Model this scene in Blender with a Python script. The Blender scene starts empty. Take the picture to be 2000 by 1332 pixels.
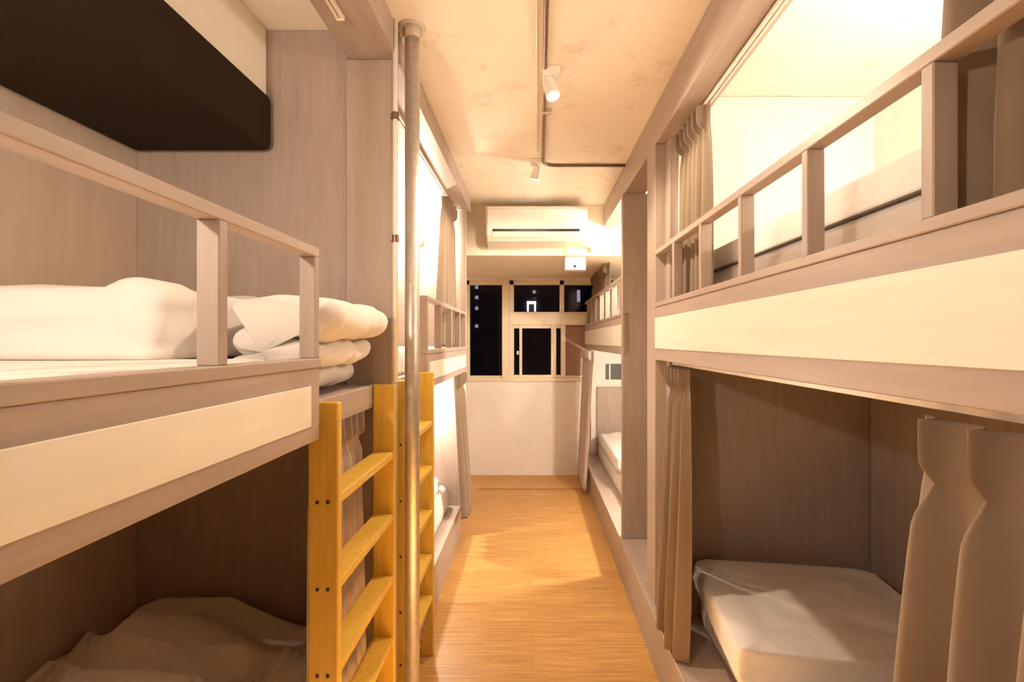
import bpy, bmesh, math, random
from mathutils import Vector, Matrix, noise
random.seed(7)
PI = math.pi
scene = bpy.context.scene
COL = scene.collection

# ------------------------------------------------------------------ materials
def new_mat(name):
    m = bpy.data.materials.new(name); m.use_nodes = True
    nt = m.node_tree
    return m, nt, nt.nodes['Principled BSDF']

def coords(nt, scale=(1, 1, 1), rot=(0, 0, 0)):
    tc = nt.nodes.new('ShaderNodeTexCoord'); mp = nt.nodes.new('ShaderNodeMapping')
    mp.inputs['Scale'].default_value = scale; mp.inputs['Rotation'].default_value = rot
    nt.links.new(tc.outputs['Object'], mp.inputs['Vector'])
    return mp.outputs['Vector']

def noise_tex(nt, vec, scale, detail=4, rough=.55):
    n = nt.nodes.new('ShaderNodeTexNoise')
    n.inputs['Scale'].default_value = scale; n.inputs['Detail'].default_value = detail
    n.inputs['Roughness'].default_value = rough
    nt.links.new(vec, n.inputs['Vector'])
    return n.outputs['Fac']

def ramp(nt, fac, stops):
    r = nt.nodes.new('ShaderNodeValToRGB')
    els = r.color_ramp.elements
    while len(els) < len(stops): els.new(.5)
    for e, (p, c) in zip(els, stops):
        e.position = p; e.color = (*c, 1)
    nt.links.new(fac, r.inputs['Fac'])
    return r.outputs['Color']

def bump(nt, b, h, strength=.2, dist=.01):
    n = nt.nodes.new('ShaderNodeBump')
    n.inputs['Strength'].default_value = strength; n.inputs['Distance'].default_value = dist
    nt.links.new(h, n.inputs['Height']); nt.links.new(n.outputs['Normal'], b.inputs['Normal'])

def grain_mat(name, c0, c1, scale, rough=.5, bstr=.05, nscale=1.0, spec=.4):
    """streaked laminate / wood; scale stretches the streaks"""
    m, nt, b = new_mat(name)
    f = noise_tex(nt, coords(nt, scale), nscale, 6, .6)
    nt.links.new(ramp(nt, f, [(.3, c0), (.7, c1)]), b.inputs['Base Color'])
    b.inputs['Roughness'].default_value = rough
    b.inputs['Specular IOR Level'].default_value = spec
    bump(nt, b, f, bstr, .002)
    return m

def plain(name, c, rough=.5, metal=0, nscale=40, var=.06, bstr=.05, spec=.4):
    m, nt, b = new_mat(name)
    f = noise_tex(nt, coords(nt), nscale, 3)
    lo = tuple(x*(1-var) for x in c); hi = tuple(min(1, x*(1+var)) for x in c)
    nt.links.new(ramp(nt, f, [(.3, lo), (.7, hi)]), b.inputs['Base Color'])
    b.inputs['Roughness'].default_value = rough; b.inputs['Metallic'].default_value = metal
    b.inputs['Specular IOR Level'].default_value = spec
    bump(nt, b, f, bstr, .001)
    return m

def fabric(name, c, wrinkle=.25, wscale=9, weave=500, sheen=.2):
    m, nt, b = new_mat(name)
    v = coords(nt)
    f = noise_tex(nt, v, wscale, 5, .6)
    w = noise_tex(nt, v, weave, 2)
    lo = tuple(x*.93 for x in c)
    nt.links.new(ramp(nt, w, [(.3, lo), (.7, c)]), b.inputs['Base Color'])
    b.inputs['Roughness'].default_value = .9
    b.inputs['Sheen Weight'].default_value = sheen
    b.inputs['Specular IOR Level'].default_value = .15
    bump(nt, b, f, wrinkle, .03)
    return m

def emit(name, c, s):
    m, nt, b = new_mat(name)
    b.inputs['Base Color'].default_value = (*c, 1)
    b.inputs['Emission Color'].default_value = (*c, 1); b.inputs['Emission Strength'].default_value = s
    return m

M = {}
M['laminate'] = grain_mat('grey_laminate', (.36, .282, .24), (.425, .342, .298), (9, 9, .8), .45, .06, 4)
M['laminate_rail'] = grain_mat('grey_laminate_rail', (.37, .292, .25), (.435, .352, .308), (9, .8, 9), .42, .06, 4)
M['cream'] = grain_mat('cream_laminate', (.77, .73, .65), (.83, .79, .71), (9, .8, 9), .4, .03, 4)
M['white_wall'] = plain('white_wall_paint', (.82, .78, .735), .7, 0, 6, .03, .1)
M['tan_panel'] = grain_mat('tan_wall_panel', (.52, .405, .32), (.59, .465, .375), (6, 6, .8), .5, .05, 4)
M['pine'] = grain_mat('varnished_pine', (.64, .40, .055), (.76, .52, .10), (18, 18, 1.2), .35, .05, 4)
M['curtain'] = fabric('taupe_curtain_cloth', (.24, .175, .124), .06, 14, 700)
M['curtain_grey'] = fabric('grey_curtain_cloth', (.50, .415, .375), .06, 14, 700)
M['linen'] = fabric('white_bed_linen', (.80, .76, .74), .3, 5, 600)
M['mattress'] = fabric('white_mattress_cloth', (.80, .76, .73), .12, 6, 400)
M['black_pad'] = fabric('black_padding', (.030, .019, .011), .1, 6, 300, .0)
M['steel'] = plain('brushed_steel', (.62, .57, .53), .42, .75, 60, .1, .03)
M['white_plastic'] = plain('white_plastic', (.82, .80, .75), .35, 0, 30, .02, .02)
M['dark_plastic'] = plain('dark_plastic', (.03, .025, .02), .4, 0, 30, .1, .02)
M['bronze'] = plain('brown_conduit_metal', (.22, .14, .10), .4, .6, 30, .1, .02)
M['brass'] = plain('brass', (.75, .55, .22), .3, .9, 30, .05, .02)
M['alu'] = plain('cream_window_aluminium', (.78, .70, .55), .4, .1, 30, .04, .02)
M['track'] = plain('white_curtain_track', (.80, .72, .64), .35, .1, 30, .04, .02)
M['bulb'] = emit('lamp_glow', (1, .80, .5), 14)
M['lens'] = emit('indicator_glow', (.75, .8, .25), 1.2)
M['citylight'] = emit('lit_sign', (.9, .88, .95), 1.6)
M['citydim'] = emit('dim_window_light', (.75, .7, .9), .25)
M['facade'] = plain('dark_facade', (.03, .025, .03), .8, 0, 2, .3, .1)
M['brown_pane'] = plain('brown_pane_tint', (.30, .17, .10), .35, 0, 8, .1, .05)

def floor_mat():
    m, nt, b = new_mat('oak_laminate_floor')
    v = coords(nt)
    br = nt.nodes.new('ShaderNodeTexBrick')
    br.inputs['Scale'].default_value = 1
    br.inputs['Brick Width'].default_value = 1.2; br.inputs['Row Height'].default_value = .095
    br.inputs['Mortar Size'].default_value = .0012; br.inputs['Mortar Smooth'].default_value = .2
    br.inputs['Color1'].default_value = (.565, .315, .10, 1)
    br.inputs['Color2'].default_value = (.635, .375, .13, 1)
    br.inputs['Mortar'].default_value = (.46, .25, .085, 1)
    nt.links.new(v, br.inputs['Vector'])
    g = noise_tex(nt, coords(nt, (1.6, 34, 1)), 2.5, 6, .65)
    gc = ramp(nt, g, [(.30, (.66, .58, .48)), (.66, (1.12, 1.12, 1.1))])
    mx = nt.nodes.new('ShaderNodeMix'); mx.data_type = 'RGBA'; mx.blend_type = 'MULTIPLY'
    mx.inputs['Factor'].default_value = 1
    nt.links.new(br.outputs['Color'], mx.inputs['A']); nt.links.new(gc, mx.inputs['B'])
    nt.links.new(mx.outputs['Result'], b.inputs['Base Color'])
    b.inputs['Roughness'].default_value = .42
    bump(nt, b, g, .05, .002)
    return m
M['floor'] = floor_mat()

def ceiling_mat():
    m, nt, b = new_mat('painted_concrete_ceiling')
    v = coords(nt)
    base = noise_tex(nt, v, 2.5, 6, .6)
    c = ramp(nt, base, [(.3, (.85, .80, .70)), (.7, (.88, .83, .735))])
    st = noise_tex(nt, coords(nt, (3.2, 3.2, 1)), 1.5, 10, .72)
    mask = ramp(nt, st, [(.56, (0, 0, 0)), (.70, (.8, .8, .8))])
    mx = nt.nodes.new('ShaderNodeMix'); mx.data_type = 'RGBA'
    nt.links.new(mask, mx.inputs['Factor'])
    nt.links.new(c, mx.inputs['A']); mx.inputs['B'].default_value = (.62, .54, .43, 1)
    nt.links.new(mx.outputs['Result'], b.inputs['Base Color'])
    b.inputs['Roughness'].default_value = .8
    bump(nt, b, st, .15, .01)
    return m
M['ceiling'] = ceiling_mat()

def glass_mat():
    m, nt, b = new_mat('window_glass')
    out = nt.nodes['Material Output']
    tr = nt.nodes.new('ShaderNodeBsdfTransparent'); gl = nt.nodes.new('ShaderNodeBsdfGlossy')
    gl.inputs['Roughness'].default_value = .02
    fr = nt.nodes.new('ShaderNodeFresnel'); fr.inputs['IOR'].default_value = 1.25
    mx = nt.nodes.new('ShaderNodeMixShader')
    tr.inputs['Color'].default_value = (.8, .8, .85, 1)
    nt.links.new(fr.outputs[0], mx.inputs[0]); nt.links.new(tr.outputs[0], mx.inputs[1]); nt.links.new(gl.outputs[0], mx.inputs[2])
    nt.links.new(mx.outputs[0], out.inputs['Surface'])
    return m
M['glass'] = glass_mat()

# ------------------------------------------------------------------ mesh helpers
def add_box(bm, x0, x1, y0, y1, z0, z1, bev=.002, seg=1):
    if x0 > x1: x0, x1 = x1, x0
    if y0 > y1: y0, y1 = y1, y0
    if z0 > z1: z0, z1 = z1, z0
    t = bmesh.new()
    bmesh.ops.create_cube(t, size=1)
    bmesh.ops.scale(t, vec=(x1-x0, y1-y0, z1-z0), verts=t.verts)
    bmesh.ops.translate(t, vec=((x0+x1)/2, (y0+y1)/2, (z0+z1)/2), verts=t.verts)
    if bev:
        bmesh.ops.bevel(t, geom=list(t.edges), offset=min(bev, .45*min(x1-x0, y1-y0, z1-z0)), segments=seg, affect='EDGES', profile=.5)
    merge(bm, t)

def merge(bm, t):
    me = bpy.data.meshes.new('tmp'); t.to_mesh(me); t.free()
    bm.from_mesh(me); bpy.data.meshes.remove(me)

def add_tube(bm, pts, r, seg=14, cap=True):
    pts = [Vector(p) for p in pts]
    rings = []
    n = len(pts)
    up = Vector((0, 0, 1))
    for i, p in enumerate(pts):
        d = (pts[min(i+1, n-1)] - pts[max(i-1, 0)]).normalized()
        a = d.cross(up)
        if a.length < .01: a = d.cross(Vector((0, 1, 0)))
        a.normalize(); b = d.cross(a).normalized()
        rr = r[i] if isinstance(r, (list, tuple)) else r
        rings.append([bm.verts.new(p + a*math.cos(2*PI*k/seg)*rr + b*math.sin(2*PI*k/seg)*rr) for k in range(seg)])
    for i in range(n-1):
        for k in range(seg):
            bm.faces.new((rings[i][k], rings[i][(k+1) % seg], rings[i+1][(k+1) % seg], rings[i+1][k]))
    if cap:
        bm.faces.new(rings[0][::-1]); bm.faces.new(rings[-1])

def add_loft(bm, rows, closed=True, capends=False):
    """rows of equally long point lists"""
    vs = [[bm.verts.new(p) for p in r] for r in rows]
    m = len(rows[0])
    for i in range(len(rows)-1):
        for k in range(m if closed else m-1):
            bm.faces.new((vs[i][k], vs[i][(k+1) % m], vs[i+1][(k+1) % m], vs[i+1][k]))
    if capends:
        bm.faces.new(vs[0][::-1]); bm.faces.new(vs[-1])
    return vs

def obj(name, bm, mat, parent=None, smooth=False):
    bmesh.ops.recalc_face_normals(bm, faces=bm.faces)
    me = bpy.data.meshes.new(name); bm.to_mesh(me); bm.free()
    o = bpy.data.objects.new(name, me); COL.objects.link(o)
    me.materials.append(M[mat] if isinstance(mat, str) else mat)
    if smooth:
        for p in me.polygons: p.use_smooth = True
    if parent is not None:
        o.parent = parent
        o.matrix_parent_inverse = Matrix.Translation(-parent.location)
    return o

def box(name, b, mat, parent=None, bev=.002, seg=1):
    bm = bmesh.new(); add_box(bm, *b, bev=bev, seg=seg)
    return obj(name, bm, mat, parent)

def tag(o, label, cat, group=None):
    o['label'] = label; o['category'] = cat
    if group: o['group'] = group
    return o

def thing(name, label, cat, loc=(0, 0, 0), group=None):
    o = bpy.data.objects.new(name, None); COL.objects.link(o)
    o.location = loc; o.empty_display_size = .05
    return tag(o, label, cat, group)

def struct(o):
    o['kind'] = 'structure'; return o

# ------------------------------------------------------------------ dimensions
H = 1.48             # eye height
CEIL = 2.58
LW, RW = -1.40, 1.54  # side walls
YB, YE = -1.6, 5.37   # back and far wall
LF_X, RF_X = -.50, .575   # bunk faces
PL, PR = -.54, .55        # platform fronts
PLAT = .24

# ------------------------------------------------------------------ setting
struct(box('floor', (LW-.1, RW+.1, YB-.1, YE+.1, -.1, 0), 'floor', bev=0))
struct(box('ceiling', (LW-.1, RW+.1, YB-.1, YE+.1, CEIL, CEIL+.1), 'ceiling', bev=0))
struct(box('wall_left', (LW-.1, LW, YB, YE, 0, CEIL), 'tan_panel', bev=0))
struct(box('wall_right', (RW, RW+.1, YB, YE, 0, CEIL), 'white_wall', bev=0))
struct(box('wall_back', (LW, RW, YB-.1, YB, 0, CEIL), 'white_wall', bev=0))
# far wall with a window hole
WX0, WX1, WZ0, WZ1 = -.73, .90, 1.06, 2.15
bm = bmesh.new()
add_box(bm, LW, WX0, YE, YE+.12, 0, CEIL, bev=0)
add_box(bm, WX1, RW, YE, YE+.12, 0, CEIL, bev=0)
add_box(bm, WX0, WX1, YE, YE+.12, 0, WZ0, bev=0)
add_box(bm, WX0, WX1, YE, YE+.12, WZ1, CEIL, bev=0)
struct(obj('wall_far', bm, 'white_wall'))
# bulkhead in front of the far wall
struct(box('trim_1', (LW, RW, 3.93, YE, 2.17, CEIL), plain('bulkhead_paint', (.82, .76, .64), .7, 0, 6, .03, .1), bev=.004))
# header beams above the bunks
def header(x0, x1, z0, y0, y1, name):
    bm = bmesh.new(); add_box(bm, x0, x1, y0, y1, z0, CEIL, bev=.003)
    return struct(obj(name, bm, 'laminate_rail'))
header(-.65, -.475, 2.47, YB, 3.75, 'trim_2')
header(RF_X, .71, 2.405, YB, 3.93, 'trim_3')
# cream concrete beam along the left wall
struct(box('trim_4', (LW, -.94, YB, 1.72, 2.34, CEIL), 'ceiling', bev=.004))
# joint in the floor near the window
struct(box('trim_5', (PL, PR, 4.85, 4.87, 0, .003), plain('floor_joint', (.28, .13, .05), .5), bev=.001))

# window
def window():
    root = struct(box('window_1', (WX0, WX1, YE+.02, YE+.09, WZ0-.0, WZ0+.035), 'alu', bev=.003))
    fz0, fz1 = WZ0+.02, WZ1
    y0, y1 = YE-.005, YE+.07
    def fr(*b, name='frame_bar', m='alu'): return box(name, b, m, root, .003)
    fr(WX0-.02, WX1, YE-.03, YE+.02, WZ0-.02, WZ0+.015, name='sill')
    fr(WX0, WX0+.035, y0, y1, WZ0, fz1)
    fr(WX1-.035, WX1, y0, y1, WZ0, fz1)
    fr(WX0, WX1, y0, y1, fz1-.05, fz1, name='head_bar')
    fr(-.335, -.255, y0-.01, y1, WZ0, fz1, name='mullion')
    fr(-.255, -.205, y0, y1, WZ0, fz1, name='mullion')
    fr(-.255, WX1, y0-.015, y1, 1.655, 1.80, name='transom')
    fr(.30, .35, y0, y1, 1.80, fz1, name='mullion')
    # sliding sashes below the transom
    fr(-.145, -.115, y0-.01, y1-.02, WZ0+.02, 1.655, name='sash_stile')
    fr(.205, .262, y0-.01, y1-.02, WZ0+.02, 1.655, name='sash_stile')
    fr(.312, .365, y0-.015, y1-.02, WZ0+.02, 1.655, name='sash_stile')
    fr(-.205, .365, y0, y1-.02, WZ0+.01, WZ0+.045, name='sash_rail')
    fr(-.205, .365, y0, y1-.02, 1.62, 1.66, name='sash_rail')
    fr(-.175, -.150, y0-.012, y0, 1.33, 1.37, name='latch')
    def pane(x0, x1, z0, z1, m='glass', y=YE+.045):
        box('pane', (x0, x1, y, y+.006, z0, z1), m, root, 0)
    pane(WX0+.03, -.33, WZ0+.03, fz1-.04)
    pane(-.21, .31, 1.79, fz1-.04)
    pane(.345, WX1-.03, 1.79, fz1-.04)
    pane(-.21, .365, WZ0+.03, 1.65)
    p = box('pane', (.36, WX1-.03, YE+.03, YE+.04, WZ0+.03, 1.655), 'brown_pane', root, 0)  # opaque pane in one even brown
    p['label'] = 'brown pane'
window()

# night outside: a dark neighbouring building with a few lights
nb = thing('exterior_building', 'dark building across the street outside the window with a lit white sign', 'building', (0, 15, 0))
box('facade', (-9, 9, 15, 18, -6, 9), 'facade', nb, .02)
def citybox(u, v, w, h, m, name):
    k = 14.97/950
    x, z = (u-1040)*k, H-(v-666)*k
    box(name, (x-w/2, x+w/2, 14.93, 15.02, z-h/2, z+h/2), m, nb, .005)
for (u, v, w, h) in ((1031, 600, .05, .26), (1045, 600, .05, .26), (1038, 591, .28, .08)):
    citybox(u, v, w, h, 'citylight', 'lit_sign')
citybox(1043, 570, .09, .09, 'citydim', 'lit_window')
citybox(1130, 578, .09, .36, 'citydim', 'lit_window')
for v in (561, 581, 602, 637): citybox(931, v, .09, .10, 'citydim', 'lit_window')
for o in nb.children:
    if o.name.startswith('lit_sign'): o['label'] = 'lit white sign'

# ------------------------------------------------------------------ bunks
def posts_for(root, x0, x1, ys, z0, z1, w=.023):
    for y in ys:
        box('rail_post', (x0, x1, y, y+w, z0, z1), 'laminate', root, .002)

# left bunks: ladder bay next to the divider
def left_bunk(label, y0, y1, rail0, rail1, posts, ends):
    r = thing('bunk_bed', label, 'bunk bed', (-.95, (y0+y1)/2, 0), 'built-in bunk beds along the aisle')
    box('platform', (LW+.001, PL, y0, y1, 0, PLAT), 'laminate_rail', r, .003)
    box('deck', (LW+.001, -.5635, y0+.004, y1-.064 if ends[0][2] is False and len(ends) == 2 else y1-.004, 1.29, 1.325), 'laminate_rail', r, .002)
    box('front_board', (-.538, LF_X, rail0, rail1, 1.25, 1.418), 'laminate_rail', r, .002)
    box('ledge', (-.541, LF_X+.004, rail0, rail1, 1.418, 1.440), 'laminate_rail', r, .002)
    a, b = (rail0, rail1-.048) if rail0 < y0+.1 else (rail0+.048, rail1-.02)
    box('fascia_panel', (LF_X-.004, LF_X+.003, a, b, 1.2875, 1.378), 'cream', r, .001)['label'] = 'cream fascia panel'
    la, lb = (rail1, y1-.075) if rail0 < y0+.1 else (y0+.002, rail0)
    box('lip_board', (-.562, -.5405, la, lb, 1.255, 1.330), 'laminate_rail', r, .002)
    box('guard_rail', (-.537, LF_X, rail0, rail1, 1.675, 1.697), 'laminate_rail', r, .002)
    posts_for(r, -.537, LF_X, posts, 1.440, 1.675)
    for k, (e0, e1, full) in enumerate(ends):
        box('end_panel', (LW, -.655 if full else -.50, e0, e1, PLAT, CEIL-.001 if full or y0 > 1 else 2.47), 'laminate', r, .002)
        if full:
            box('corner_post', (-.655, -.492, e0-.012, e1, PLAT, 2.47), 'laminate', r, .003)
    return r
left_bunk('grey bunk bed on the left nearest the camera, with black padded beam over it', -.30, 1.78, -.30, 1.142,
          [.02, .398, .776, 1.119], [(-.34, -.30, False), (1.72, 1.78, True)])
left_bunk('grey bunk bed on the left beyond the metal pole, brightly lit inside', 1.782, 3.66, 2.314, 3.66,
          [2.314, 2.66, 3.01, 3.36, 3.637], [(3.66, 3.70, False)])

def right_bunk(label, y0, y1, posts, ends, plat):
    r = thing('bunk_bed', label, 'bunk bed', (1.05, (y0+y1)/2, 0), 'built-in bunk beds along the aisle')
    box('platform', (PR, RW, plat[0], plat[1], 0, PLAT), 'laminate_rail', r, .003)
    box('deck', (.6135, RW-.001, ends[-1][2]+.002 if len(ends) == 1 else .205, y1-.004 if len(ends) == 1 else 2.195, 1.56, 1.60), 'laminate_rail', r, .002)
    box('front_board', (RF_X, .612, y0, y1, 1.392, 1.638), 'laminate_rail', r, .002)
    box('ledge', (RF_X-.004, .614, y0, y1, 1.638, 1.658), 'laminate_rail', r, .002)
    box('fascia_panel', (RF_X-.003, RF_X+.004, y0+.01, y1-.006, 1.445, 1.587), 'cream', r, .001)['label'] = 'cream fascia panel'
    box('guard_rail', (RF_X, .612, y0, y1, 1.882, 1.905), 'laminate_rail', r, .002)
    posts_for(r, RF_X, .612, posts, 1.658, 1.882)
    for (x0, e0, e1, m) in ends:
        box('end_panel', (x0, RW, e0, e1, PLAT, 2.405), m, r, .002)
    return r
rn = right_bunk('grey bunk bed on the right nearest the camera, with taupe curtains on both levels', .20, 2.28,
           [.376, .698, 1.017, 1.339, 1.66, 1.98], [(.62, .16, .20, 'laminate'), (.62, 2.20, 2.28, 'laminate')], (.16, 3.05))
box('corner_post', (RF_X, .64, 2.28, 2.44, PLAT, 2.405), 'laminate', rn, .003)
for o in rn.children:
    if o.name.startswith('platform'): pass
box('upper_liner', (.66, RW-.001, 2.185, 2.20, 1.60, CEIL-.003), 'white_wall', rn, 0)['label'] = 'white upper end wall'
box('back_liner', (RW-.02, RW-.001, .20, 2.185, PLAT, 1.56), 'laminate', rn, 0)['label'] = 'grey lower back wall'
rf = right_bunk('grey bunk bed on the right next to the far window', 3.05, 5.335,
           [3.20, 3.52, 3.84, 4.16, 4.48, 4.80, 5.12], [(.565, 3.05, 3.10, 'laminate')], (3.052, 5.335))
box('foot_panel', (.64, RW, 5.315, 5.335, PLAT+.001, 1.558), 'white_wall', rf, 0)['label'] = 'white end wall of the lower bunk'
box('wall_opening', (.80, .97, 5.305, 5.316, 1.06, 1.23), 'dark_plastic', rf, .002)['label'] = 'dark pane in the end wall'
box('opening_bar', (.835, .85, 5.298, 5.312, 1.06, 1.23), 'white_plastic', rf, .002)
box('headboard', (.70, RW-.002, 5.285, 5.312, PLAT+.001, .98), 'laminate', rf, .004)

# ------------------------------------------------------------------ black pad on the left beam
bm = bmesh.new()
add_box(bm, LW+.001, -.915, -.295, 1.715, 2.145, 2.339, bev=.022, seg=3)
pad = obj('beam_padding', bm, 'black_pad')
tag(pad, 'black padding box under the cream beam along the left wall', 'padding')

# ------------------------------------------------------------------ ladders
def ladder(label, ya):
    r = thing('bunk_ladder', label, 'ladder', (-.50, ya+.25, 0), 'pine bunk ladders')
    for y in (ya, ya+.475):
        s = box('stile', (-.538, -.466, y, y+.026, 0, 1.332), 'pine', r, .003)
        n = 0
        for z in (1.094, .885, .678, .470, .276):
            for x in (-.515, -.490):
                bm = bmesh.new()
                ys = y-.0015 if y == ya else y+.0275
                add_tube(bm, [(x, ys-.001, z), (x, ys+.001, z)], .0042, 10)
                q = obj('screw', bm, 'dark_plastic', s)
                q.matrix_parent_inverse = s.matrix_world.inverted() if False else Matrix.Translation(-r.location) @ Matrix.Translation(r.location)
                q.location = (0, 0, 0)
    for z in (1.094, .885, .678, .470, .276):
        box('rung', (-.537, -.470, ya+.026, ya+.475, z-.0125, z+.0125), 'pine', r, .003)
    return r
ladder('pine ladder in front of the metal pole, hung on the near left bunk', 1.165)
ladder('pine ladder behind the metal pole, hung on the far left bunk', 1.808)

# ------------------------------------------------------------------ pole and pipe
p = thing('metal_pole', 'round steel pole from floor to ceiling beside the near pine ladder', 'pole', (-.422, 1.707, 0))
bm = bmesh.new(); add_tube(bm, [(-.422, 1.707, 0), (-.422, 1.707, CEIL)], .0255, 24); obj('tube', bm, 'steel', p, True)
bm = bmesh.new(); add_tube(bm, [(-.422, 1.707, CEIL-.012), (-.422, 1.707, CEIL-.0005)], [.046, .048], 24)
add_tube(bm, [(-.422, 1.707, CEIL-.045), (-.422, 1.707, CEIL-.012)], [.032, .034], 24); obj('flange', bm, 'steel', p)
bm = bmesh.new(); add_tube(bm, [(-.422, 1.707, 0), (-.422, 1.707, .012)], [.047, .045], 24); obj('foot_plate', bm, 'steel', p)
p = thing('white_pipe', 'thin white pipe running down beside the steel pole', 'pipe', (-.470, 1.667, 1.34))
bm = bmesh.new(); add_tube(bm, [(-.470, 1.667, 1.34), (-.470, 1.667, CEIL-.001)], .009, 14); obj('tube', bm, 'white_plastic', p, True)
for z in (2.25, 1.83):
    bm = bmesh.new(); add_tube(bm, [(-.470, 1.667, z-.012), (-.470, 1.667, z+.012)], .0125, 14)
    add_box(bm, -.486, -.470, 1.659, 1.683, z-.008, z+.008, .001)
    obj('pipe_clip', bm, 'bronze', p)

# ------------------------------------------------------------------ curtains
def curtain(name, label, x, y0, y1, zt, zb, n, depth, out, mat='curtain', seed=1, wb=None, head=.09, group=None, lean=0, edge=0, kmax=.55, spread=.35, kink=0):
    """pinch-pleated curtain; out = +1/-1 is the aisle side; wb = (y0, y1) at the hem"""
    rnd = random.Random(seed)
    amp = [rnd.uniform(.75, 1.15) for _ in range(n+2)]
    ph = [rnd.uniform(-.12, .12) for _ in range(n+2)]
    sway = [rnd.uniform(-.012, .012) for _ in range(n+2)]
    wb = wb or (y0, y1)
    per = 24; m = 56
    bm = bmesh.new(); rows = []
    L = zt-zb
    for j in range(m+1):
        q = (j/m)**1.25
        z = zt - L*q
        d = L*q
        e = min(1, max(0, (d-head)/max(.1, L-head)))
        se = e**.6
        a0 = y0+(wb[0]-y0)*min(1, se*1.15); a1 = y1+(wb[1]-y1)*min(1, se*1.15)
        row = []
        for i in range(n*per+1):
            t = i/per; k = min(int(t), n-1); f = t-k
            if d < head:
                g = d/head
                A = .044*(1-g**9*.66); pw = 1.9; kk = .70+.2*g**4
            else:
                w = min(1, (d-head)/.07)
                w = spread*w*w*(3-2*w) + (1-spread)*min(1, e*1.2)**.75
                A = .0150+(depth*amp[k]-.0150)*w; pw = 1.9-1.05*min(1, w*2.2); kk = .90-(.90+kmax)*w
            c = .5-.5*math.cos(2*PI*f)
            h = f-.5
            hb = h - kk*math.sin(2*PI*h)/(2*PI)      # kk > 0 narrows the fold, kk < 0 fattens it
            yy = a0+(a1-a0)*((k+.5+hb)/n) + (sway[k]*(1-f)+sway[k+1]*f)*e
            yy += kink*max(0, 1-abs(d-.13)/.10)
            xx = x + out*A*(c**pw) + out*lean*e + out*.002*math.sin(5*e+2*t+seed)
            row.append((xx, yy, z + .004*math.sin(2*PI*f+k)*(1 if j == m else 0)))
        rows.append(row)
    add_loft(bm, rows, closed=False)
    o = obj(name, bm, mat, None, True)
    md = o.modifiers.new('thickness', 'SOLIDIFY'); md.thickness = .003; md.offset = 0
    return tag(o, label, 'curtain', group)

G = 'bunk curtains'
# right near bunk
curtain('bunk_curtain', 'taupe curtain gathered at the far end of the near right upper bunk', .672, 1.84, 2.16, 2.384, 1.664, 6, .040, -1, seed=3, wb=(1.80, 2.17), group=G)
curtain('bunk_curtain', 'dark taupe curtain at the near end of the near right upper bunk, top right', .672, .26, .785, 2.384, 1.664, 6, .040, -1, seed=5, group=G)
curtain('bunk_curtain', 'taupe curtain gathered beside the post at the far end of the near right lower bunk', .628, 1.93, 2.18, 1.368, .252, 5, .062, -1, seed=8, wb=(1.86, 2.185), lean=.03, group=G)
curtain('bunk_curtain', 'taupe pinch-pleated curtain hanging closest to the camera at the bottom right', .625, .262, .775, 1.362, .252, 6, .078, -1, seed=11, wb=(.24, .83), lean=.008, head=.09, kmax=.7, group=G)
# left bunks
curtain('bunk_curtain', 'greyish striped-looking curtain folds seen through the near pine ladder', -.604, 1.30, 1.645, 1.252, .252, 6, .050, 1, 'curtain_grey', seed=14, kink=.03, wb=(1.31, 1.675), group=G)
hc = curtain('bunk_curtain', 'grey curtain with a ruffled hem spilling out below the far pine ladder', -.60, 1.83, 2.06, 1.252, .262, 5, .045, 1, 'curtain_grey', seed=16, wb=(1.83, 2.10), lean=0.015, group=G)
curtain('bunk_curtain', 'taupe curtain gathered at the far end of the far left upper bunk', -.60, 3.22, 3.63, 2.448, 1.446, 5, .05, 1, seed=19, wb=(3.02, 3.63), group=G)
curtain('bunk_curtain', 'taupe curtain draped over the platform edge of the far left lower bunk', -.53, 3.28, 3.64, 1.248, .245, 4, .05, 1, seed=21, wb=(3.36, 3.64), lean=.035, group=G)
bm = bmesh.new(); rows = []
for (x, z, a) in ((-.585, .268, .004), (-.560, .256, .004), (-.540, .2505, .003), (-.522, .236, .006), (-.508, .205, .012), (-.498, .165, .018)):
    row = []
    for i in range(97):
        y = 1.88+.37*i/96
        w = math.sin(2*PI*i/96*7.3)
        row.append((x+a*w, y+.3*a*math.cos(2*PI*i/96*7.3), z+.5*a*math.sin(i/96*9)))
    rows.append(row)
add_loft(bm, rows, closed=False)
hem = obj('hem', bm, 'curtain_grey', hc, True)
md = hem.modifiers.new('thickness', 'SOLIDIFY'); md.thickness = .003; md.offset = 0
# right far bunk
curtain('bunk_curtain', 'dark brown curtain at the window end of the far right upper bunk', .672, 4.25, 5.30, 2.166, 1.664, 8, .040, -1, seed=24, group=G)
curtain('bunk_curtain', 'pinkish grey curtain falling to the floor by the window wall', .560, 4.42, 5.28, 1.388, .06, 7, .03, -1, 'curtain_grey', seed=27, wb=(4.6, 5.28), lean=.05, group=G)

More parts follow.
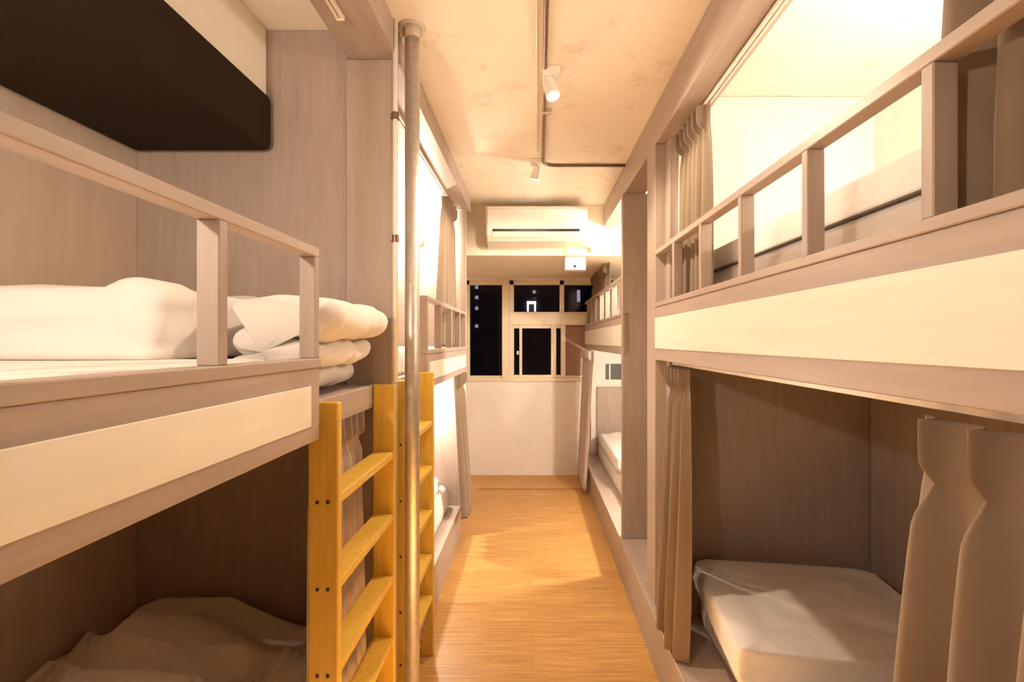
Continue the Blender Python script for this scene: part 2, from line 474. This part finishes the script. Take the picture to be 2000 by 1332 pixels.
# curtain tracks
def track(label, x, y0, y1, zt, mat='track', loop=False):
    r = thing('curtain_track', label, 'curtain track', (x, (y0+y1)/2, zt), 'curtain tracks')
    bm = bmesh.new(); add_box(bm, x-.011, x-.003, y0, y1, zt-.016, zt, .001); add_box(bm, x+.003, x+.011, y0, y1, zt-.016, zt, .001)
    add_box(bm, x-.011, x+.011, y0, y1, zt-.004, zt, .001)
    bmesh.ops.translate(bm, vec=(0, 0, -.001), verts=bm.verts); obj('channel', bm, mat, r)
    box('end_cap', (x-.013, x+.013, y1, y1+.010, zt-.018, zt-.001), mat, r, .003)
track('white curtain track under the header above the near left bunk', -.583, -.29, 1.47, 2.47)
track('white curtain track under the header above the far left bunk', -.585, 1.80, 3.63, 2.47)
track('curtain track under the header above the near right upper bunk', .672, .21, 2.17, 2.405)
track('white curtain track under the front board of the near right bunk', .637, .21, 2.17, 1.391)

# ------------------------------------------------------------------ bedding
def nz(p, s, seed=0):
    return noise.noise(Vector((p[0]*s+seed*13.1, p[1]*s-seed*7.7, p[2]*s+seed*3.3)))

def soft_block(name, x0, x1, y0, y1, z0, z1, mat, label, cat, group=None, wr=.012, ws=6, puff=.0, pe=5, seed=1, hump=None, er=.07, rot=0, fold=0):
    """soft rectangular bedding: rounded slab with puffed, wrinkled top"""
    bm = bmesh.new()
    cx, cy = (x0+x1)/2, (y0+y1)/2; hx, hy = (x1-x0)/2, (y1-y0)/2; th = z1-z0
    rows = []
    prof = [(-1.0, .0)]
    K = 9
    # closed rows: ring per latitude from the bottom centre to the top centre
    lat = []
    for i in range(5): lat.append((i/5*.985, 0.0))
    for i in range(K+1):
        a = -PI/5+.7*PI*i/K
        lat.append((1-er+er*math.cos(a), (math.sin(a)+math.sin(PI/5))/(1+math.sin(PI/5))))
    top = 16
    for i in range(1, top+1): lat.append(((1-er)*(1-i/top), 1.0))
    m = 128
    for (rr, hh) in lat:
        row = []
        for k in range(m):
            a = 2*PI*k/m
            c, s = math.cos(a), math.sin(a)
            e = 2/pe/1.6
            px = math.copysign(abs(c)**e, c)*rr; py = math.copysign(abs(s)**e, s)*rr
            x = px*hx; y = py*hy
            z = z0+th*hh
            if hh > .3:
                w = (hh-.3)/.7
                z += w*(wr*nz((x, y, 0), ws, seed) + wr*.5*nz((x, y*.6, 1), ws*2.6, seed+4))
                if fold:
                    z += w*fold*(1-abs(nz((x*.6+y*.9, y*.4-x*.3, 0), ws*1.5, seed+9))*3)
                z += w*puff*(1-px*px)*(1-py*py)
                if hump: z += w*hump(cx+x, cy+y)
            if 0 < hh < 1 or hh == 1 and rr > .8:
                o2 = wr*.8*nz((x, y, z), ws*1.4, seed+2) + fold*.8*(.6-abs(nz((x+.4*z, y, z*1.6), ws*1.3, seed+6))*3)*math.sin(PI*min(1, hh+.02))
                x += c*o2; y += s*o2
            if rot:
                x, y = x*math.cos(rot)-y*math.sin(rot), x*math.sin(rot)+y*math.cos(rot)
            row.append((cx+x, cy+y, max(z, z0)))
        rows.append(row)
    # drop the degenerate centre rings
    rows = rows[1:-1]
    add_loft(bm, rows, closed=True, capends=True)
    o = obj(name, bm, mat, None, True)
    return tag(o, label, cat, group)

def serp_duvet(name, label, layers, y0, y1, th, mat='linen', seed=3, xin=-.74, dome=.06, group=None):
    """duvet folded back and forth: serpentine section in XZ swept along Y. layers: (tip_x, z) bottom to top"""
    bm = bmesh.new(); rows = []
    path = []
    for i, (tx, z) in enumerate(layers):
        pts = [xin+(tx-xin)*t/9 for t in range(10)]
        if i % 2: pts = pts[::-1]
        for k, x in enumerate(pts): path.append(Vector((x, z)))
    # smooth the path
    for _ in range(2):
        path = [path[0]]+[(path[i-1]+path[i]*2+path[i+1])/4 for i in range(1, len(path)-1)]+[path[-1]]
    S = 30
    for s in range(S+1):
        t = s/S; y = y0+(y1-y0)*t
        ed = min(1, math.sin(PI*min(max(t, .0), 1))*3.2+.08) ** .5
        left, right = [], []
        for i, p in enumerate(path):
            a = path[max(0, i-1)]; b = path[min(len(path)-1, i+1)]
            d = (b-a).normalized(); nrm = Vector((-d.y, d.x))
            en = min(1, .45+min(i, len(path)-1-i)*.2)
            h = th*.5*ed*en
            left.append(p+nrm*h); right.append(p-nrm*h)
        row = []
        for p in left+right[::-1]:
            q = (p.x-xin)/(layers[-1][0]-xin)
            zz = p.y + dome*max(0, (p.y-layers[-1][1]+.02)/.08)*max(0, 1-max(0, q)**2)*math.sin(PI*min(1, max(0, t)))**.4
            o1 = .014*nz((p.x, y, zz), 9, seed); o2 = .010*nz((p.x, y, zz), 13, seed+3)+.010*(.5-abs(nz((p.x*.5+y, y*.6-p.x, zz), 11, seed+8))*3)
            row.append((p.x+o1 - .05*(1-ed)*max(0, q), y+.01*nz((p.x, y, zz), 7, seed+5), zz+o2))
        rows.append(row)
    add_loft(bm, rows, closed=True, capends=True)
    o = obj(name, bm, mat, None, True)
    md = o.modifiers.new('smooth', 'SUBSURF'); md.levels = 1; md.render_levels = 1
    return tag(o, label, 'duvet', group)

# near left upper
soft_block('mattress', -1.385, -.56, -.28, 1.13, 1.326, 1.440, 'mattress', 'white mattress behind the guard rail of the near left upper bunk', 'mattress', 'mattresses', wr=.002, pe=14, seed=2)
soft_block('duvet', -1.385, -.79, 1.02, 1.69, 1.4405, 1.575, 'linen', 'white duvet bundled against the wall at the far end of the near left upper bunk', 'duvet', 'duvets', wr=.024, ws=6, puff=.04, pe=7, seed=5, fold=.022)
serp_duvet('duvet', 'white duvet folded in layers on the upper bunk edge above the near ladder', [(-.60, 1.367), (-.60, 1.396), (-.545, 1.434), (-.538, 1.466), (-.50, 1.508), (-.466, 1.558)], 1.18, 1.655, .040, seed=6, xin=-.74, dome=.065, group='duvets')
# near left lower
soft_block('mattress', -1.385, -.62, -.27, 1.69, .242, .40, 'mattress', 'mattress under the rumpled duvet of the near left lower bunk', 'mattress', 'mattresses', wr=.004, pe=14, seed=8)
def hump1(x, y):
    return .13*math.exp(-((x+1.13)/.26)**2-((y-1.45)/.40)**2) + .03*math.exp(-((x+.75)/.15)**2-((y-1.1)/.3)**2)
soft_block('duvet', -1.39, -.64, .15, 1.69, .4095, .475, 'linen', 'rumpled duvet heaped on the near left lower bunk', 'duvet', 'duvets', wr=.02, ws=5, puff=.02, pe=9, seed=11, hump=hump1, fold=.065)
# near right lower
soft_block('mattress', .735, 1.515, .25, 2.18, .242, .395, 'mattress', 'white mattress on the near right lower bunk', 'mattress', 'mattresses', wr=.004, pe=16, seed=12)
soft_block('quilt', .675, 1.415, 1.48, 2.13, .4045, .500, 'linen', 'white quilt spread flat on the near right lower bunk', 'quilt', 'duvets', wr=.012, ws=4, puff=.002, pe=22, seed=14, fold=.014, er=.035, rot=-.11)
# near right upper
rum = soft_block('mattress', .75, 1.53, .24, 2.17, 1.602, 1.765, 'mattress', 'white mattress behind the guard rail of the near right upper bunk', 'mattress', 'mattresses', wr=.002, pe=22, er=.015, seed=17)
shade_strip = box('gap_shade', (.742, .760, .60, 2.02, 1.7645, 1.7705), plain('gap_shade_dark', (.12, .09, .07), .8), rum, .001)  # dark strip painted in as the shade of the mattress-quilt gap
soft_block('quilt', .755, 1.53, .26, 2.16, 1.7715, 1.86, 'linen', 'white quilt on the mattress of the near right upper bunk', 'quilt', 'duvets', wr=.002, pe=22, er=.012, seed=31)
# far left
soft_block('mattress', -1.385, -.60, 1.80, 3.63, 1.327, 1.44, 'mattress', 'white mattress of the far left upper bunk', 'mattress', 'mattresses', wr=.004, pe=14, seed=18)
soft_block('mattress', -1.385, -.62, 1.80, 3.63, .242, .42, 'mattress', 'white mattress of the far left lower bunk', 'mattress', 'mattresses', wr=.004, pe=14, seed=19)
soft_block('duvet', -1.37, -.66, 2.25, 3.50, .4265, .50, 'linen', 'white duvet on the far left lower bunk behind the far ladder', 'duvet', 'duvets', wr=.02, puff=.03, pe=9, seed=20, fold=.01)
# far right
soft_block('mattress', .70, 1.53, 3.12, 5.28, .242, .40, 'mattress', 'white mattress of the far right lower bunk', 'mattress', 'mattresses', wr=.004, pe=14, seed=22)
soft_block('duvet', .69, 1.5, 3.9, 5.2, .4065, .50, 'linen', 'white duvet on the far right lower bunk beside the floor-length curtain', 'duvet', 'duvets', wr=.02, puff=.07, pe=9, seed=23, fold=.01)
soft_block('mattress', .68, 1.53, 3.12, 5.33, 1.602, 1.74, 'mattress', 'white mattress of the far right upper bunk', 'mattress', 'mattresses', wr=.004, pe=14, seed=24)

# ------------------------------------------------------------------ air conditioner
def air_conditioner():
    x0, x1, y0, y1, z0, z1 = -.355, .42, 3.70, 3.929, 2.235, 2.515
    r = thing('air_conditioner', 'white wall air conditioner on the bulkhead above the window', 'air conditioner', ((x0+x1)/2, y1, z0))
    bm = bmesh.new()
    prof = [(y1, z0), (y1-.06, z0), (y1-.16, z0+.018), (y0+.02, z0+.055), (y0, z0+.085), (y0, z1-.03), (y0+.012, z1-.008), (y0+.035, z1), (y1, z1)]
    add_loft(bm, [[(x, p[0]+(.012 if e else 0), p[1]) for p in prof] for x, e in ((x0, 1), (x0+.012, 0), (x1-.012, 0), (x1, 1))], True, True)
    obj('body', bm, 'white_plastic', r)
    box('front_panel', (x0+.012, x1-.012, y0-.006, y0+.01, z0+.118, z1-.03), 'white_plastic', r, .004, 2)
    box('air_slot', (x0+.05, x1-.06, y0-.004, y0+.03, z0+.080, z0+.098), 'dark_plastic', r, .003)
    bm = bmesh.new(); add_loft(bm, [[(x, y0-.002, z0+.074), (x, y0+.03, z0+.040), (x, y0+.034, z0+.046), (x, y0+.002, z0+.080)] for x in (x0+.05, x1-.06)], True, True)
    obj('louvre', bm, 'white_plastic', r)
    bm = bmesh.new(); add_tube(bm, [(x1-.05, y1-.02, z0+.02), (x1+.05, y1-.02, z0), (x1+.055, y1-.02, z0-.04)], .014, 10)
    obj('pipe', bm, 'white_plastic', r, True)
air_conditioner()

r = thing('emergency_light', 'small white box with a black button hanging under the ceiling bulkhead', 'emergency light', (.35, 4.02, 2.17))
box('housing', (.265, .435, 3.96, 4.06, 2.06, 2.1695), 'white_plastic', r, .006, 2)
bm = bmesh.new(); add_tube(bm, [(.345, 3.952, 2.088), (.345, 3.962, 2.088)], .010, 14); obj('button', bm, 'dark_plastic', r)
box('indicator_lens', (.275, .36, 3.895, 3.929, 2.182, 2.229), 'lens', r, .004)['label'] = 'yellow-green indicator lens'

# ------------------------------------------------------------------ conduit and spotlights on the ceiling
r = thing('conduit', 'brown metal conduit running along the ceiling and turning to the right wall', 'conduit', (.06, 1.5, CEIL))
bm = bmesh.new(); z = CEIL-.011
pts = [(.035, YB, z), (.045, 1.6, z), (.065, 2.93, z)]
for i in range(1, 7):
    a = PI/2*i/6
    pts.append((.065+.07*(1-math.cos(a)), 2.95+.07*math.sin(a), z))
pts += [(.30, 3.02, z), (.574, 3.02, z)]
add_tube(bm, pts, .0085, 12); obj('pipe', bm, 'bronze', r, True)
for y in (.8, 1.5, 2.3): 
    bm = bmesh.new(); add_box(bm, .02+.012*y-.004, .06+.014*y, y, y+.018, CEIL-.022, CEIL, .003); obj('clip', bm, 'steel', r)
r = thing('ceiling_cable', 'thin white cable on the ceiling left of the brown conduit', 'cable', (.01, 1.5, CEIL))
bm = bmesh.new(); add_tube(bm, [(.012, YB, CEIL-.006), (.014, 1.6, CEIL-.006), (.028, 2.8, CEIL-.006)], .004, 8); obj('wire', bm, 'track', r, True)

def spotlight(label, x, y, aim):
    r = thing('ceiling_spotlight', label, 'spotlight', (x, y, CEIL), 'ceiling spotlights')
    bm = bmesh.new(); add_box(bm, x-.035, x+.035, y-.035, y+.035, CEIL-.03, CEIL, .006, 2); obj('base', bm, 'white_plastic', r)
    bm = bmesh.new(); add_tube(bm, [(x, y, CEIL-.03), (x, y, CEIL-.065)], .008, 10); obj('arm', bm, 'steel', r, True)
    c = Vector((x, y, CEIL-.080)); d = Vector(aim).normalized()
    bm = bmesh.new(); add_tube(bm, [c-d*.045, c-d*.042, c+d*.035, c+d*.037], [.018, .025, .030, .028], 20); h = obj('head', bm, 'white_plastic', r, False)
    bm = bmesh.new(); add_tube(bm, [c+d*.035, c+d*.0385], .024, 20); g = obj('lens', bm, 'bulb', h)
    g.matrix_parent_inverse = Matrix.Identity(4)
    return c+d*.06, d
SPOTS = [spotlight('white spotlight on the ceiling beside the straight conduit', .075, 1.97, (.25, -.3, -1)),
         spotlight('white spotlight on the ceiling at the bend of the conduit', .022, 2.96, (-.2, .25, -1)),
         spotlight('added unseen white spotlight on the aisle ceiling above the camera', .068, 1.0, (-.02, .02, -1)),  # added out of view so floor bounce brightens the lower bunks
         spotlight('added unseen white spotlight on the aisle ceiling behind the camera', .058, -.35, (-.02, .02, -1))]  # unseen extra fill, aimed down at the floor behind the camera

# ------------------------------------------------------------------ reading lamps in the bunks
WARM = (1.0, .81, .58)
SOFT = (1.0, .87, .69)
def light(name, loc, energy, radius=.04, color=SOFT):
    d = bpy.data.lights.new(name, 'POINT'); d.energy = energy; d.shadow_soft_size = radius; d.color = color
    o = bpy.data.objects.new(name, d); o.location = loc; COL.objects.link(o); return o

def side_lamp(label, x, y, z, energy):
    r = thing('reading_lamp', label, 'lamp', (x, y, z), 'bunk reading lamps')
    bm = bmesh.new(); add_tube(bm, [(x-.001, y, z), (x-.013, y, z)], .032, 20); obj('wall_plate', bm, 'brass', r)
    bm = bmesh.new(); add_tube(bm, [(x-.013, y, z), (x-.045, y, z)], .008, 12); obj('arm', bm, 'brass', r, True)
    bm = bmesh.new(); add_tube(bm, [(x-.042, y, z), (x-.048, y, z), (x-.07, y, z)], [.018, .030, .034], 20); obj('shade', bm, 'brass', r)
    bm = bmesh.new(); add_tube(bm, [(x-.070, y, z), (x-.078, y, z), (x-.084, y, z)], [.028, .022, .008], 20); obj('bulb', bm, 'bulb', r, True)
    light('lamp_light', (x-.15, y, z), energy)
def reading_lamp(label, x, y, z, d, energy):
    """round brass wall lamp on a panel; d = -1 faces the camera, +1 away from it"""
    r = thing('reading_lamp', label, 'lamp', (x, y, z), 'bunk reading lamps')
    bm = bmesh.new(); add_tube(bm, [(x, y+d*.0006, z), (x, y+d*.012, z)], .032, 20); obj('wall_plate', bm, 'brass', r)
    bm = bmesh.new(); add_tube(bm, [(x, y+d*.012, z), (x, y+d*.045, z)], .008, 12); obj('arm', bm, 'brass', r, True)
    bm = bmesh.new(); add_tube(bm, [(x, y+d*.042, z), (x, y+d*.048, z), (x, y+d*.07, z)], [.018, .030, .034], 20); obj('shade', bm, 'brass', r)
    bm = bmesh.new(); add_tube(bm, [(x, y+d*.070, z), (x, y+d*.078, z), (x, y+d*.084, z)], [.028, .022, .008], 20); obj('bulb', bm, 'bulb', r, True)
    light('lamp_light', (x, y+d*.14, z), energy)
side_lamp('brass reading lamp on the side wall inside the near right upper bunk', RW, 1.02, 2.15, 12)
reading_lamp('brass reading lamp at the camera end of the near left upper bunk', -.90, -.30, 1.98, 1, 18)
reading_lamp('brass reading lamp on the end panel of the far left upper bunk', -.845, 3.66, 2.22, -1, 20)
reading_lamp('brass reading lamp on the end panel of the far left lower bunk', -.845, 3.66, 1.02, -1, 17)
reading_lamp('brass reading lamp on the near end panel of the far right upper bunk', 1.0, 3.10, 2.25, 1, 22)
reading_lamp('brass reading lamp on the near end panel of the far right lower bunk', 1.0, 3.10, 1.15, 1, 32)

for (c, d), e, a in zip(SPOTS, (24, 24, 1050, 110), (150, 150, 32, 32)):  # the narrow pair is the added floor-bounce fill
    l = bpy.data.lights.new('spot_light', 'SPOT'); l.energy = e; l.spot_size = math.radians(a); l.spot_blend = .5; l.color = WARM if a > 90 else SOFT; l.shadow_soft_size = .03
    o = bpy.data.objects.new('spot_light', l); o.location = c; COL.objects.link(o)
    o.rotation_euler = d.to_track_quat('-Z', 'Y').to_euler()

# ------------------------------------------------------------------ world, camera, view
w = bpy.data.worlds.new('night'); scene.world = w; w.use_nodes = True
w.node_tree.nodes['Background'].inputs['Color'].default_value = (.012, .012, .02, 1)
w.node_tree.nodes['Background'].inputs['Strength'].default_value = 1

cam = bpy.data.cameras.new('camera'); co = bpy.data.objects.new('camera', cam); COL.objects.link(co)
co.location = (0, 0, H); co.rotation_euler = (PI/2, 0, 0)
cam.sensor_width = 36; cam.lens = 950*36/2000; cam.shift_x = -.02; cam.shift_y = 0
cam.clip_start = .01
scene.camera = co
scene.view_settings.view_transform = 'Standard'; scene.view_settings.look = 'None'
scene.view_settings.exposure = 1.12; scene.view_settings.gamma = 1
scene.view_settings.use_curve_mapping = False
scene.cycles.max_bounces = 10; scene.cycles.diffuse_bounces = 8
